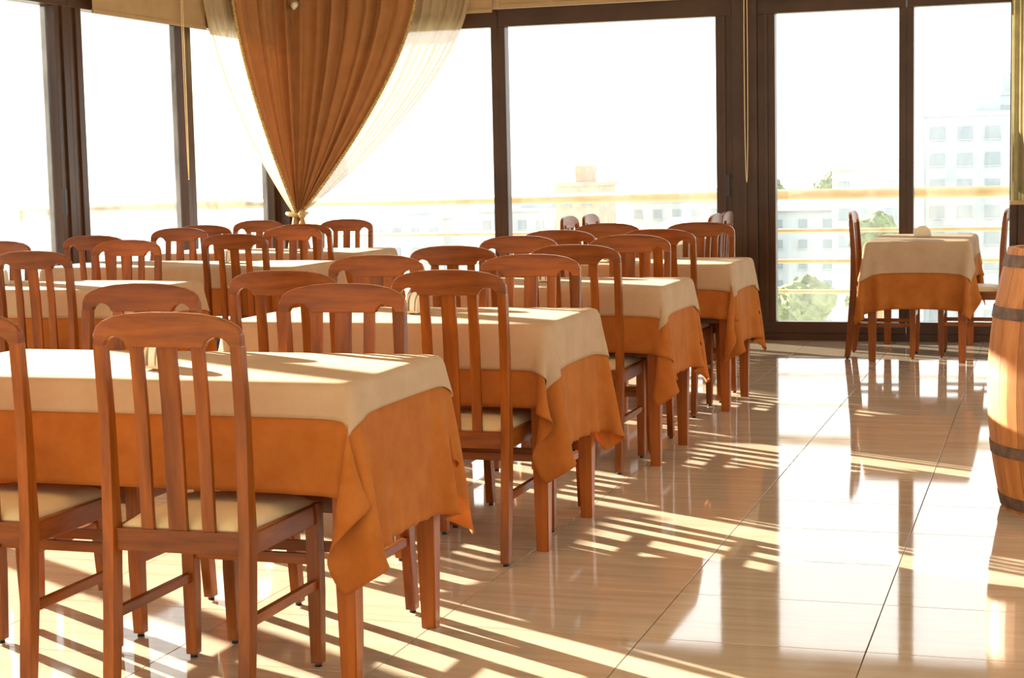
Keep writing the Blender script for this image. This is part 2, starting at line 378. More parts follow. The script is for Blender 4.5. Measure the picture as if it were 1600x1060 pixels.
CH = dict(
    crest_rail=(crest_mesh(), M_WOODX), seat_cushion=(cushion_mesh(), M_CREAM),
    rear_legs=[rear_leg_mesh(-1), rear_leg_mesh(1)], front_legs=[front_leg_mesh(-1), front_leg_mesh(1)],
    slats=[slat_mesh(-0.0815, 0.033), slat_mesh(0, 0.049), slat_mesh(0.0815, 0.033)],
    back_rail=box(-0.168, 0.168, -0.197, -0.175, 0.375, 0.430, 0.003), front_rail=box(-0.163, 0.163, 0.180, 0.202, 0.375, 0.428, 0.003),
    side_rails=[box(s*0.181-0.011, s*0.181+0.011, -0.168, 0.173, 0.375, 0.428, 0.003) for s in (-1, 1)],
    side_str=[box(s*0.181-0.009, s*0.181+0.009, -0.19, 0.175, 0.205, 0.230, 0.003) for s in (-1, 1)],
    front_str=box(-0.163, 0.163, 0.181, 0.199, 0.268, 0.296, 0.003))
def make_chair(label, x, y, rz, group='slat-back dining chairs'):
    """x,y: floor point under the middle of the crest; rz turns the facing direction (0 = facing +Y)"""
    c, s = math.cos(rz), math.sin(rz)
    ox, oy = 0.0, 0.205                      # crest sits at local y=-0.205
    root = empty('dining_chair', (x - s*oy, y + c*oy, 0), rz); tag(root, label, 'chair', group)
    obj('crest_rail', CH['crest_rail'][0], M_WOODX, root)
    obj('seat_cushion', CH['seat_cushion'][0], M_CREAM, root)
    for me in CH['slats']: obj('slat', me, M_WOODZ, root)
    for k, me in enumerate(CH['rear_legs']):
        l = obj('rear_leg', me, M_WOODZ, root); obj('glide', glide_me, M_BLACK, l, ((-0.181, 0.181)[k], -0.225, 0))
    for k, me in enumerate(CH['front_legs']):
        l = obj('front_leg', me, M_WOODZ, root); obj('glide', glide_me, M_BLACK, l, ((-0.180, 0.180)[k], 0.186, 0))
    obj('back_rail', CH['back_rail'], M_WOODX, root); obj('front_rail', CH['front_rail'], M_WOODX, root)
    for me in CH['side_rails']: obj('side_rail', me, M_WOODY, root)
    for me in CH['side_str']: obj('side_stretcher', me, M_WOODY, root)
    obj('front_stretcher', CH['front_str'], M_WOODX, root)
    return root
PI = math.pi
NEAR, FAR = 0.0, PI
chairs = [
 ('wooden slat-back chair at the photo\'s left edge, near side of the nearest table', -2.575, 3.50, NEAR),
 ('nearest wooden slat-back chair, back to the viewer, seen whole at lower left', -1.98, 3.50, NEAR),
 ('wooden slat-back chair on far side of nearest table, left one', -2.585, 4.43, FAR),
 ('wooden slat-back chair on far side of nearest table, right one with grey sheen', -1.935, 4.43, FAR),
 ('wooden slat-back chair on near side of second right-hand table, left one', -2.425, 5.06, NEAR),
 ('wooden slat-back chair on near side of second right-hand table, right one by the aisle', -1.845, 5.07, NEAR),
 ('wooden slat-back chair on far side of second right-hand table, left one', -2.46, 5.965, FAR),
 ('wooden slat-back chair on far side of second right-hand table, right one', -1.845, 5.965, FAR),
 ('wooden slat-back chair on near side of third right-hand table, left one', -2.414, 6.70, NEAR),
 ('wooden slat-back chair on near side of third right-hand table, right one by the aisle', -1.885, 6.72, NEAR),
 ('wooden slat-back chair on far side of third right-hand table, left one', -2.415, 7.63, FAR),
 ('wooden slat-back chair on far side of third right-hand table, right one', -1.873, 7.63, FAR),
 ('wooden slat-back chair on near side of fourth right-hand table, left one', -2.42, 8.33, NEAR),
 ('wooden slat-back chair on near side of fourth right-hand table, right one', -1.90, 8.33, NEAR),
 ('wooden slat-back chair on far side of fourth right-hand table, left one', -2.403, 9.25, FAR),
 ('wooden slat-back chair on far side of fourth right-hand table, beside the dark post', -1.868, 9.25, FAR),
 ('wooden slat-back chair on near side of front left-hand table at photo\'s left edge', -4.335, 6.50, NEAR),
 ('wooden slat-back chair on far side of front left-hand table, right one', -4.49, 7.57, FAR),
 ('wooden slat-back chair on far side of front left-hand table, cut by photo\'s edge', -5.25, 7.57, FAR),
 ('wooden slat-back chair on near side of middle left-hand table, right one', -4.23, 8.25, NEAR),
 ('wooden slat-back chair on near side of middle left-hand table, before the window post', -5.08, 8.22, NEAR),
 ('wooden slat-back chair on far side of middle left-hand table, left one', -5.13, 9.28, FAR),
 ('wooden slat-back chair on far side of middle left-hand table, right one', -4.365, 9.28, FAR),
 ('wooden slat-back chair on near side of rear left-hand table, left one', -5.23, 9.78, NEAR),
 ('wooden slat-back chair on near side of rear left-hand table, right one', -4.53, 9.78, NEAR),
 ('wooden slat-back chair on far side of rear left-hand table, left of the curtain tie', -5.27, 10.66, FAR),
 ('wooden slat-back chair on far side of rear left-hand table, right of curtain', -4.61, 10.66, FAR),
 ('side-turned wooden chair left of the rear middle table, nearer one', -3.06, 10.79, -PI/2),
 ('side-turned wooden chair left of the rear middle table, farther one by the windows', -3.03, 11.22, -PI/2),
 ('side-turned wooden chair right of the rear middle table, nearer one', -2.11, 10.96, PI/2),
 ('side-turned wooden chair right of the rear middle table, farther one by the post', -2.11, 11.37, PI/2),
 ('side-turned wooden chair on the left of the lone table by the right windows', -1.243, 11.20, -PI/2),
 ('side-turned wooden chair behind the barrel, right of the lone window table', -0.285, 11.31, PI/2)]
for lb, x, y, rz in chairs: make_chair(lb, x, y, rz)

# ------------------------------------------------------------------ tables and draped cloths
TZ = 0.755
def drape(a, b, ox0, ox1, oy0, oy1, seed, steps=230, sp=0.0285):
    rng = np.random.RandomState(seed)
    du, dv = a/round(a/sp), b/round(b/sp)
    U = np.arange(-round(ox0/du), round(a/du)+round(ox1/du)+1)*du - a/2; V = np.arange(-round(oy0/dv), round(b/dv)+round(oy1/dv)+1)*dv - b/2
    P = np.zeros((len(U), len(V), 3)); P[..., 0] = U[:, None]; P[..., 1] = V[None, :]; P[..., 2] = TZ+0.004
    fix = (np.abs(P[..., 0]) < a/2+0.002) & (np.abs(P[..., 1]) < b/2+0.002)
    Wt = np.where(fix, 0.0, 1.0)[..., None]
    P += Wt*rng.normal(0, 0.003, P.shape)
    ph = rng.uniform(0, 6.28, 4)
    P[..., 2] += Wt[..., 0]*0.012*(np.sin(9*P[..., 0]+ph[0])+np.sin(11*P[..., 1]+ph[1]))
    P0 = P.copy(); vel = np.zeros_like(P); dt = 1/50.
    ha, hb, r, th = a/2, b/2, 0.006, 0.003
    def con(A, B, WA, WB, rest, k, kc):
        d = B-A; L = np.sqrt((d*d).sum(-1, keepdims=True))+1e-9; e = L-rest
        s = np.where(e > 0, k, kc)*e/(L*(WA+WB)+1e-9); A += WA*s*d; B -= WB*s*d
    def pair(sa, sb, rest, k, kc): con(P[sa], P[sb], Wt[sa], Wt[sb], rest, k, kc)
    S = slice
    nu, nv = len(U), len(V)
    def eo(n, st): m = (n-st)//2; return S(st, st+2*m, 2), S(st+1, st+1+2*m, 2)
    hu = [eo(nu, 0), eo(nu, 1)]; hv = [eo(nv, 0), eo(nv, 1)]
    dd = math.hypot(du, dv)
    for it in range(steps):
        vel *= 0.97 if it < steps*0.7 else 0.90
        vel[..., 2] -= 9.8*dt*Wt[..., 0]
        prev = P.copy(); P += vel*dt*Wt
        for q in range(11):
            for A, B in hu: pair((A, S(None)), (B, S(None)), du, 1.0, 0.5)
            for A, B in hv: pair((S(None), A), (S(None), B), dv, 1.0, 0.5)
            for A, B in hu:
                pair((A, S(0, -1)), (B, S(1, None)), dd, 0.9, 0.12)
                pair((A, S(1, None)), (B, S(0, -1)), dd, 0.9, 0.12)
            if q % 3 == 0:
                pair((S(0, -2), S(None)), (S(2, None), S(None)), 2*du, 0.0, 0.05)
                pair((S(None), S(0, -2)), (S(None), S(2, None)), 2*dv, 0.0, 0.05)
            ax, ay = np.abs(P[..., 0])-(ha-r), np.abs(P[..., 1])-(hb-r); az = P[..., 2]-(TZ-r)
            m = np.stack([np.maximum(ax, 0), np.maximum(ay, 0), np.maximum(az, 0)], -1); L = np.sqrt((m*m).sum(-1))
            out = L > 1e-9; dist = np.where(out, L-r, np.maximum(np.maximum(ax, ay), az)-r)
            need = np.maximum(th-dist, 0)*(dist < th)
            n = np.where(out[..., None], m/(L[..., None]+1e-9), 0.0)
            ins = ~out
            if ins.any():
                st = np.stack([ax, ay, az], -1); k = st.argmax(-1); oh = np.eye(3)[k]; n = np.where(ins[..., None], oh, n)
            n = n*np.stack([np.sign(P[..., 0]), np.sign(P[..., 1]), np.ones_like(az)], -1)
            P += n*need[..., None]*Wt
        vel = np.clip((P-prev)/dt, -4, 4)
    # light smoothing of the hanging part
    for _ in range(2):
        Q = P.copy(); Q[1:-1, 1:-1] = 0.5*P[1:-1, 1:-1]+0.125*(P[:-2, 1:-1]+P[2:, 1:-1]+P[1:-1, :-2]+P[1:-1, 2:])
        P = np.where(Wt > 0, Q, P)
    return U, V, P
def grid_mesh(P, name, th=0.0018):
    nu, nv = P.shape[:2]
    me = bpy.data.meshes.new(name)
    idx = np.arange(nu*nv).reshape(nu, nv)
    f = np.stack([idx[:-1, :-1], idx[1:, :-1], idx[1:, 1:], idx[:-1, 1:]], -1).reshape(-1, 4)
    me.from_pydata(P.reshape(-1, 3).tolist(), [], f.tolist())
    for p in me.polygons: p.use_smooth = True
    return me
def normals(P):
    du = np.gradient(P, axis=0); dv = np.gradient(P, axis=1); n = np.cross(du, dv); n /= np.linalg.norm(n, axis=-1, keepdims=True)+1e-9
    return n
def upsample(U, V, P, U2, V2):
    iu = np.clip(np.searchsorted(U, U2)-1, 0, len(U)-2); iv = np.clip(np.searchsorted(V, V2)-1, 0, len(V)-2)
    fu = ((U2-U[iu])/(U[iu+1]-U[iu]))[:, None, None]; fv = ((V2-V[iv])/(V[iv+1]-V[iv]))[None, :, None]
    A = P[np.ix_(iu, iv)]; B = P[np.ix_(iu+1, iv)]; C = P[np.ix_(iu, iv+1)]; D = P[np.ix_(iu+1, iv+1)]
    return (A*(1-fu)+B*fu)*(1-fv)+(C*(1-fu)+D*fu)*fv
table_leg_me = {}
def make_table(label, cx, cy, rz, a, b, sim, top, clabel, tlabel):
    root = empty('dining_table', (cx, cy, 0), rz); tag(root, label, 'table', 'restaurant tables')
    obj('table_top', box(-a/2+0.012, a/2-0.012, -b/2+0.012, b/2-0.012, TZ-0.034, TZ-0.003, 0.010), M_LEG, root)
    ap = 0.072
    for s in (-1, 1):
        obj('apron', box(-a/2+ap, a/2-ap, s*(b/2-ap+0.01)-0.01, s*(b/2-ap+0.01)+0.01, TZ-0.12, TZ-0.03, 0.002), M_WOODX, root)
        obj('apron', box(s*(a/2-ap+0.01)-0.01, s*(a/2-ap+0.01)+0.01, -b/2+ap, b/2-ap, TZ-0.12, TZ-0.03, 0.002), M_WOODY, root)
    key = (a, b)
    if key not in table_leg_me:
        bm = bmesh.new(); r0, r1, r2 = 0.021, 0.027, 0.028; rings = []
        for z, r in ((0, r0), (0.35, r1), (TZ-0.03, r2)):
            rings.append([bm.verts.new((sx*r, sy*r, z)) for sx, sy in ((-1, -1), (1, -1), (1, 1), (-1, 1))])
        for p, q in zip(rings, rings[1:]):
            for k in range(4): bm.faces.new((p[k], p[(k+1) % 4], q[(k+1) % 4], q[k]))
        bm.faces.new(rings[0][::-1]); bm.faces.new(rings[-1])
        bmesh.ops.bevel(bm, geom=[e for e in bm.edges if abs((e.verts[0].co-e.verts[1].co).z) > 0.1], offset=0.005, segments=2, affect='EDGES')
        table_leg_me[key] = mesh_of(bm, 'table_leg')
    for sx in (-1, 1):
        for sy in (-1, 1): obj('leg', table_leg_me[key], M_LEG, root, (sx*(a/2-0.042), sy*(b/2-0.042), 0))
    U, V, P = sim
    me = grid_mesh(P, 'tablecloth')
    c = obj('tablecloth', me, M_RUST, None, (cx, cy, 0), rz)
    sb = c.modifiers.new('smooth', 'SUBSURF'); sb.levels = 1; sb.render_levels = 1
    so = c.modifiers.new('thick', 'SOLIDIFY'); so.thickness = 0.0016; so.offset = 1
    tag(c, clabel, 'tablecloth', 'rust-orange tablecloths')
    # topper: the smaller cloth lying on the long one, following its drape
    x0, x1, y0, y1 = top
    def lines(G, lo, hi): return np.concatenate([[lo], G[(G > lo+0.006) & (G < hi-0.006)], [hi]])
    U2 = lines(U, -a/2-x0, a/2+x1); V2 = lines(V, -b/2-y0, b/2+y1)   # same thread lines as the cloth beneath
    Uc, Vc = np.meshgrid(U2, V2, indexing='ij')
    iu, iv = Uc, Vc
    N = normals(P); 
    def samp(G):
        fu = (iu-U[0])/(U[1]-U[0]); fv = (iv-V[0])/(V[1]-V[0]); i0 = np.clip(fu.astype(int), 0, len(U)-2); j0 = np.clip(fv.astype(int), 0, len(V)-2)
        a_ = (fu-i0)[..., None]; b_ = (fv-j0)[..., None]
        return (G[i0, j0]*(1-a_)+G[i0+1, j0]*a_)*(1-b_)+(G[i0, j0+1]*(1-a_)+G[i0+1, j0+1]*a_)*b_
    Q = samp(P); Nq = samp(N); Nq /= np.linalg.norm(Nq, axis=-1, keepdims=True)+1e-9
    drop = np.clip(TZ-Q[..., 2], 0, 1)
    Q = Q + Nq*(0.0055 + 0.008*drop[..., None])
    # crease lines of a pressed, folded linen
    Q[..., 2] += np.where(drop < 0.004, 0.0012*(np.exp(-((Uc-0.0)/0.006)**2)+np.exp(-((Vc-0.03)/0.006)**2)), 0)
    t = obj('table_topper', grid_mesh(Q, 'table_topper'), M_BEIGE, None, (cx, cy, 0), rz)
    sb = t.modifiers.new('smooth', 'SUBSURF'); sb.levels = 1; sb.render_levels = 1
    so = t.modifiers.new('thick', 'SOLIDIFY'); so.thickness = 0.0014; so.offset = 1
    tag(t, tlabel, 'tablecloth', 'beige linen table toppers')
A_, B_ = 1.14, 0.64
S1 = drape(1.36, B_, 0.40, 0.40, 0.25, 0.25, 3)
S2 = drape(1.18, B_, 0.40, 0.40, 0.25, 0.25, 11)
S3 = drape(A_, B_, 0.40, 0.38, 0.25, 0.25, 23)
S4 = drape(A_, B_, 0.40, 0.40, 0.25, 0.25, 37)
SL = drape(1.62, B_, 0.36, 0.36, 0.25, 0.25, 5)
SC = drape(1.50, B_, 0.30, 0.36, 0.25, 0.25, 8)
make_table('nearest rectangular table under orange and beige cloths', -2.285, 4.035, 0, 1.36, B_, S1, (0.075, 0.07, 0.078, 0.075),
           'long rust-orange cloth on the nearest table', 'beige linen topper on the nearest table')
make_table('second right-hand table from the viewer, along the aisle', -2.155, 5.565, 0, 1.18, B_, S2, (0.12, 0.14, 0.14, 0.10),
           'long rust-orange cloth on second right-hand table', 'beige linen topper with deep corner on second right-hand table')
make_table('third right-hand table from the viewer, along the aisle', -2.126, 7.204, 0, A_, B_, S3, (0.12, 0.11, 0.11, 0.10),
           'long rust-orange cloth on third right-hand table', 'beige linen topper on third right-hand table')
make_table('fourth right-hand table, nearest the dark window post', -2.13, 8.84, 0, A_, B_, S4, (0.10, 0.13, 0.12, 0.09),
           'long rust-orange cloth on fourth right-hand table', 'beige linen topper on fourth right-hand table')
make_table('lone table before the right-hand windows beside the barrel', -0.811, 11.40, PI/2, A_, B_, S3, (0.18, 0.14, 0.12, 0.12),
           'rust-orange cloth on the lone table by the right windows', 'beige topper hanging low on the lone window table')
make_table('rear middle table half hidden behind the fourth table\'s chairs', -2.585, 11.08, PI/2, A_, B_, S4, (0.12, 0.12, 0.12, 0.12),
           'rust-orange cloth on the rear middle table', 'beige topper on the rear middle table')
make_table('front left-hand table reaching the photo\'s left edge', -4.76, 7.03, 0, 1.62, B_, SL, (0.12, 0.12, 0.12, 0.10),
           'rust-orange cloth on the front left-hand table', 'beige topper on the front left-hand table')
make_table('middle table of the left-hand row', -4.76, 8.74, 0, 1.62, B_, SL, (0.12, 0.12, 0.11, 0.10),
           'rust-orange cloth on the middle left-hand table', 'beige topper on the middle left-hand table')
make_table('rear table of the left-hand row, near the curtain', -4.95, 10.22, 0, 1.5, B_, SC, (0.12, 0.12, 0.10, 0.10),
           'rust-orange cloth on the rear left-hand table', 'beige topper on the rear left-hand table')

# ------------------------------------------------------------------ napkin holders
def half_disc(r, th, h0=0.012):
    bm = bmesh.new(); pts = [(-r, 0)] + [(-r*math.cos(math.pi*k/16), h0 + (r)*math.sin(math.pi*k/16)) for k in range(17)] + [(r, 0)]
    A = [bm.verts.new((x, -th/2, z)) for x, z in pts]; B = [bm.verts.new((x, th/2, z)) for x, z in pts]
    bm.faces.new(A); bm.faces.new(B[::-1]); n = len(pts)
    for k in range(n): bm.faces.new((A[k], B[k], B[(k+1) % n], A[(k+1) % n]))
    bmesh.ops.recalc_face_normals(bm, faces=bm.faces[:])
    return mesh_of(bm, 'half_disc')
HD = half_disc(0.056, 0.006); NB = box(-0.05, 0.05, -0.022, 0.022, 0, 0.008, 0.002)
NPK = half_disc(0.048, 0.018, 0.016)
def holder(label, x, y, rz):
    r = empty('napkin_holder', (x, y, TZ+0.0150), rz); tag(r, label, 'napkin holder', 'semicircular napkin holders')
    obj('base', NB, M_CERAM, r)
    for s in (-1, 1): obj('side_plate', HD, M_CERAM, r, (0, s*0.019, 0.0))
    obj('napkins', NPK, M_PAPER, r, (0, 0, 0.008))
holder('cream napkin holder on nearest table, seen through the chair slats', -2.25, 3.93, PI/2+0.1)
holder('cream half-round napkin holder on the lone window table', -0.82, 11.45, 0.05)
holder('cream napkin holder on the fourth right-hand table', -2.28, 8.83, PI/2)
holder('cream napkin holder on the front left-hand table', -4.86, 7.02, PI/2+0.4)
holder('cream napkin holder on the middle left-hand table', -4.56, 8.78, PI/2+0.3)
holder('cream napkin holder on the second right-hand table', -2.16, 5.60, PI/2)
holder('cream napkin holder on the third right-hand table', -2.16, 7.22, PI/2)
# ------------------------------------------------------------------ barrel
def barrel(cx, cy):
    root = empty('wine_barrel', (cx, cy, 0), 0.1); tag(root, 'old oak barrel with iron hoops at the right edge', 'barrel')
    H = 0.95
    def R(z): t = (z/H-0.47)/0.5; return 0.345 - 0.062*t*t
    N = 22; gap = 0.0012
    zz = [0.0 + H*k/16 for k in range(17)]
    bm = bmesh.new(); rings = []
    for z in zz:
        r = R(z); a = math.pi/N - gap/r
        rings.append([bm.verts.new((rr*math.cos(t), rr*math.sin(t), z)) for rr, t in ((r, -a), (r+0.0015, 0), (r, a), (r-0.026, a), (r-0.026, -a))])
    for p, q in zip(rings, rings[1:]):
        for k in range(5): bm.faces.new((p[k], p[(k+1) % 5], q[(k+1) % 5], q[k]))
    bm.faces.new(rings[0][::-1]); bm.faces.new(rings[-1])
    bmesh.ops.recalc_face_normals(bm, faces=bm.faces[:])
    me = mesh_of(bm, 'stave')
    for k in range(N): obj('stave', me, M_OAK, root, rotz=2*math.pi*k/N)
    def hoop(z, hgt):
        bm = bmesh.new(); S = 64; rr = []
        for zz_, o in ((z, 0.0005), (z, 0.0045), (z+hgt, 0.0045), (z+hgt, 0.0005)):
            rr.append([bm.verts.new(((R(zz_)+o)*math.cos(2*math.pi*k/S), (R(zz_)+o)*math.sin(2*math.pi*k/S), zz_)) for k in range(S)])
        for i in range(4):
            p, q = rr[i], rr[(i+1) % 4]
            for k in range(S): bm.faces.new((p[k], p[(k+1) % S], q[(k+1) % S], q[k]))
        bmesh.ops.recalc_face_normals(bm, faces=bm.faces[:])
        return mesh_of(bm, 'hoop', False)
    for z, hg in ((0.012, 0.045), (0.205, 0.042), (0.70, 0.042), (0.885, 0.042)): obj('hoop', hoop(z, hg), M_HOOP, root)
    bm = bmesh.new(); bmesh.ops.create_circle(bm, cap_ends=True, segments=48, radius=R(0.92)-0.024, matrix=Matrix.Translation((0, 0, 0.915)))
    obj('head', mesh_of(bm, 'head'), M_OAK, root)
barrel(0.122, 6.38)

# ------------------------------------------------------------------ corner curtain
TIE = Vector((XL+0.26, YB-0.24, 0.965))
def curtain_path(left, right):
    """points along an L-shaped rail: left arm on the left wall, right arm on the back wall"""
    c = Vector((XL+0.12, YB-0.12)); pts = []
    L = left; Rr = right
    for k in range(21): pts.append(Vector((c.x, c.y - L*(1-k/20.0))))
    for k in range(1, 31): pts.append(Vector((c.x + Rr*k/30.0, c.y)))
    # resample evenly, cut the corner round
    out = []; 
    for i, p in enumerate(pts):
        q = p.copy()
        d = (p-c).length
        if d < 0.35: q += Vector((0.12, -0.12))*(1-d/0.35)**2
        out.append(q)
    return out
def sample(path, u):
    ls = [0]; 
    for a, b in zip(path, path[1:]): ls.append(ls[-1]+(b-a).length)
    s = u*ls[-1]
    for i in range(len(path)-1):
        if s <= ls[i+1]+1e-9:
            t = (s-ls[i])/(ls[i+1]-ls[i]+1e-9); p = path[i].lerp(path[i+1], t); d = (path[i+1]-path[i]).normalized(); return p, Vector((-d.y, d.x)), ls[-1]
    return path[-1], Vector((0, 1)), ls[-1]
def curtain(name, mat, left, right, inset, pleats, amp, ztop, zbot, bunch, expo, nu=200, nv=34, parent=None, ends=False):
    path = curtain_path(left, right); me = bpy.data.meshes.new(name); vs = []; fs = []
    for i in range(nu+1):
        u = i/nu; p, n, L = sample(path, (0.5-0.5*math.cos(math.pi*u))*0.6+u*0.4 if ends else u)
        ph = 2*math.pi*pleats*u
        irr = 0.6+0.4*math.sin(ph*0.37+1.3)
        inward = Vector((1, -1)).normalized()
        for j in range(nv+1):
            v = j/nv; z = ztop + (TIE.z-ztop)*v
            k = 1 - v**expo; k = bunch + (1-bunch)*k
            c = Vector((TIE.x, TIE.y)) + inward*inset*0.25
            off = n*(-1)*(amp*math.sin(ph)*irr*(0.10+0.90*k)) 
            q = c + (p + inward*inset - c)*k + off + inward*(0.006*math.sin(ph*0.5+2)*(1-k))
            vs.append((q.x, q.y, z))
    row = nv+1
    for i in range(nu):
        for j in range(nv): a = i*row+j; fs.append((a, a+row, a+row+1, a+1))
    # skirt below the tie
    base = len(vs); nk = 14
    for i in range(nu+1):
        u = i/nu; p, n, L = sample(path, (0.5-0.5*math.cos(math.pi*u))*0.6+u*0.4 if ends else u); ph = 2*math.pi*pleats*u; irr = 0.6+0.4*math.sin(ph*0.37+1.3)
        inward = Vector((1, -1)).normalized()
        for j in range(nk+1):
            v = j/nk; k = bunch + 0.085*math.sin(min(1, v*1.4)*math.pi/2); c = Vector((TIE.x, TIE.y)) + inward*inset*0.25
            q = c + (p + inward*inset - c)*k - n*(amp*math.sin(ph)*irr*(0.10+0.5*v)) + inward*(0.006*math.sin(ph*0.5+2) + math.copysign(0.10, inset)*min(1.0, v*1.6))
            vs.append((q.x, q.y, TIE.z + (zbot-TIE.z)*v))
    row = nk+1
    for i in range(nu):
        for j in range(nk): a = base+i*row+j; fs.append((a, a+row, a+row+1, a+1))
    me.from_pydata(vs, [], fs)
    for p in me.polygons: p.use_smooth = True
    o = obj(name, me, mat, parent)
    return o, vs, nu, nv
def edge_pts(vs, nu, nv, i): return [vs[i*(nv+1)+j] for j in range(nv+1)]
ZTOP = 2.64
cb, vs, nu_, nv_ = curtain('brown_curtain', M_CURT, 0.85, 1.10, 0.06, 13, 0.055, ZTOP, 0.12, 0.028, 1.5)
so = cb.modifiers.new('thick', 'SOLIDIFY'); so.thickness = 0.002
tag(cb, 'heavy brown pleated curtain gathered in the window corner', 'curtain')
for i in (0, nu_):
    e = edge_pts(vs, nu_, nv_, i); P = []
    for k in range(len(e)-1):
        a, b = Vector(e[k]), Vector(e[k+1])
        for q in range(3): P.append(a.lerp(b, q/3.0))
    # beaded braid: a tube whose radius swells bead by bead
    bm = bmesh.new(); seg = 7; rings = []; fine = []
    for a, b in zip(P, P[1:]):
        for q in range(3): fine.append(a.lerp(b, q/3.0))
    for k, p in enumerate(fine):
        a, b = fine[max(0, k-1)], fine[min(len(fine)-1, k+1)]; t = (b-a).normalized(); s = t.orthogonal().normalized(); w_ = t.cross(s); r = 0.010+0.006*(k % 3 == 1)
        rings.append([bm.verts.new(p + Vector((0.008, -0.012, 0)) + s*math.cos(2*math.pi*m/seg)*r + w_*math.sin(2*math.pi*m/seg)*r) for m in range(seg)])
    for a, b in zip(rings, rings[1:]):
        for m in range(seg): bm.faces.new((a[m], a[(m+1) % seg], b[(m+1) % seg], b[m]))
    bmesh.ops.recalc_face_normals(bm, faces=bm.faces[:])
    tag(obj('braid_trim', mesh_of(bm, 'braid', True), M_GOLD, cb), label='gold beaded braid along the curtain edge')
cs, vs2, _, _ = curtain('sheer_curtain', M_SHEER, 1.22, 1.58, -0.045, 34, 0.024, ZTOP, 0.10, 0.032, 1.7, ends=True)
tag(cs, 'cream sheer curtain behind the brown drape in the corner', 'curtain')
rope = empty('curtain_tieback', TIE + Vector((0.008, -0.008, 0))); tag(rope, 'knotted gold tieback holding the corner curtains', 'tieback')
ring = [Vector((0.085*math.cos(t), 0.075*math.sin(t), 0.006*math.sin(2*t))) for t in [2*math.pi*k/40 for k in range(40)]]
ring = [Matrix.Rotation(-PI/4, 3, 'Z') @ p for p in ring]
obj('band', tube(ring, 0.014, 8, True), M_GOLD, rope)
kx = Vector((0.078, -0.078, 0))
kn = bmesh.new(); bmesh.ops.create_uvsphere(kn, u_segments=16, v_segments=10, radius=0.032, matrix=Matrix.Translation(kx) @ Matrix.Diagonal((1, 1, 1.15, 1)))
obj('knot', mesh_of(kn, 'knot', True), M_GOLD, rope)
for s in (-1, 1): obj('tassel', tube([kx + Vector((0.0, 0, -0.02)), kx + Vector((0.012*s, 0.012*s, -0.08)), kx + Vector((0.018*s, 0.018*s, -0.15))], 0.011, 8), M_GOLD, rope)
rod = tube([(XL+0.12, YB-1.35, ZTOP+0.035), (XL+0.12, YB-0.4, ZTOP+0.035), (XL+0.16, YB-0.22, ZTOP+0.035), (XL+0.24, YB-0.14, ZTOP+0.035), (XL+0.42, YB-0.12, ZTOP+0.035), (XL+1.75, YB-0.12, ZTOP+0.035)], 0.014, 8)
tag(obj('curtain_rod', rod, M_FRAME), 'dark curtain rod bending round the window corner', 'curtain rod')
sp_ = empty('round_fitting', (XL+0.335, YB-0.335, 2.535)); tag(sp_, 'small round silver fitting at the top of the brown curtain', 'fitting')
rm = Matrix.Rotation(PI/4, 4, 'Z') @ Matrix.Rotation(PI/2, 4, 'X')
for nm, r, d0, d1, mt in (('body', 0.036, 0.0, 0.04, M_SILVER), ('lens', 0.022, 0.04, 0.046, M_CERAM)):
    me = tube([(0, 0, d0), (0, 0, d1)], r, 24, name=nm); me.transform(rm); obj(nm, me, mt, sp_)

# ------------------------------------------------------------------ roller blinds with cords
def blind(label, axis, a0, a1, zb, fab, cord=None, cord_z=1.2):
    off = 0.055
    def bx(p, q, t0, t1, z0, z1, bev=0.0):
        return box(p, q, YB-t1, YB-t0, z0, z1, bev) if axis == 'x' else box(XL+t0, XL+t1, p, q, z0, z1, bev)
    root = empty('roller_blind', (0, 0, 0)); tag(root, label, 'blind')
    obj('fabric', bx(a0, a1, off, off+0.002, zb, ZC-0.05), fab, root)
    obj('bottom_bar', bx(a0, a1, off-0.008, off+0.010, zb-0.012, zb+0.014, 0.004), fab, root)
    rz_ = ZC-0.06
    pts = [(a0, rz_), (a1, rz_)]
    P = [Vector((p, YB-off-0.02, z)) if axis == 'x' else Vector((XL+off+0.02, p, z)) for p, z in pts]
    obj('roller', tube(P, 0.028, 14), fab, root)
    if cord is not None:
        N = 40; L = []
        for k in range(N):
            t = 2*math.pi*k/N; zz = cord_z + (ZC-0.08-cord_z)*(0.5-0.5*math.cos(t)) ; dx = 0.012*math.sin(t)
            L.append(Vector((cord+dx, YB-off-0.03, zz)) if axis == 'x' else Vector((XL+off+0.03, cord+dx, zz)))
        obj('pull_cord', tube(L, 0.0032, 6, True), M_CORD, root)
blind('beige roller blind over the left windows beside the dark double post', 'y', 9.40, 10.88, 2.315, M_BLIND, 10.50, 1.25)
blind('beige roller blind, raised, left of the back mullion', 'x', -4.35, -3.98, 2.445, M_BLIND)
blind('beige roller blind, raised, over the wide back window', 'x', -3.93, -2.13, 2.475, M_BLIND, -2.085, 1.14)
blind('beige roller blind, raised, over the right-hand sliding window', 'x', -2.02, -1.0, 2.44, M_BLIND)
ov = empty('hanging_blind', (0, 0, 0)); tag(ov, 'narrow olive fabric panel hanging at the right window post', 'blind')
bm = bmesh.new(); prev = None
for k in range(13):
    x = -0.275 + 0.20*k/12; y = YB-0.06-0.012*math.sin(k*1.57)
    cur = [bm.verts.new((x, y, 0.98)), bm.verts.new((x, y, ZC-0.03))]
    if prev: bm.faces.new((prev[0], cur[0], cur[1], prev[1]))
    prev = cur
pm = mesh_of(bm, 'panel', True); pn = obj('panel', pm, M_OLIVE, ov); pn.modifiers.new('thick', 'SOLIDIFY').thickness = 0.002
obj('weight_bar', box(-0.28, -0.07, YB-0.078, YB-0.044, 0.955, 0.985, 0.004), M_BLIND, ov)

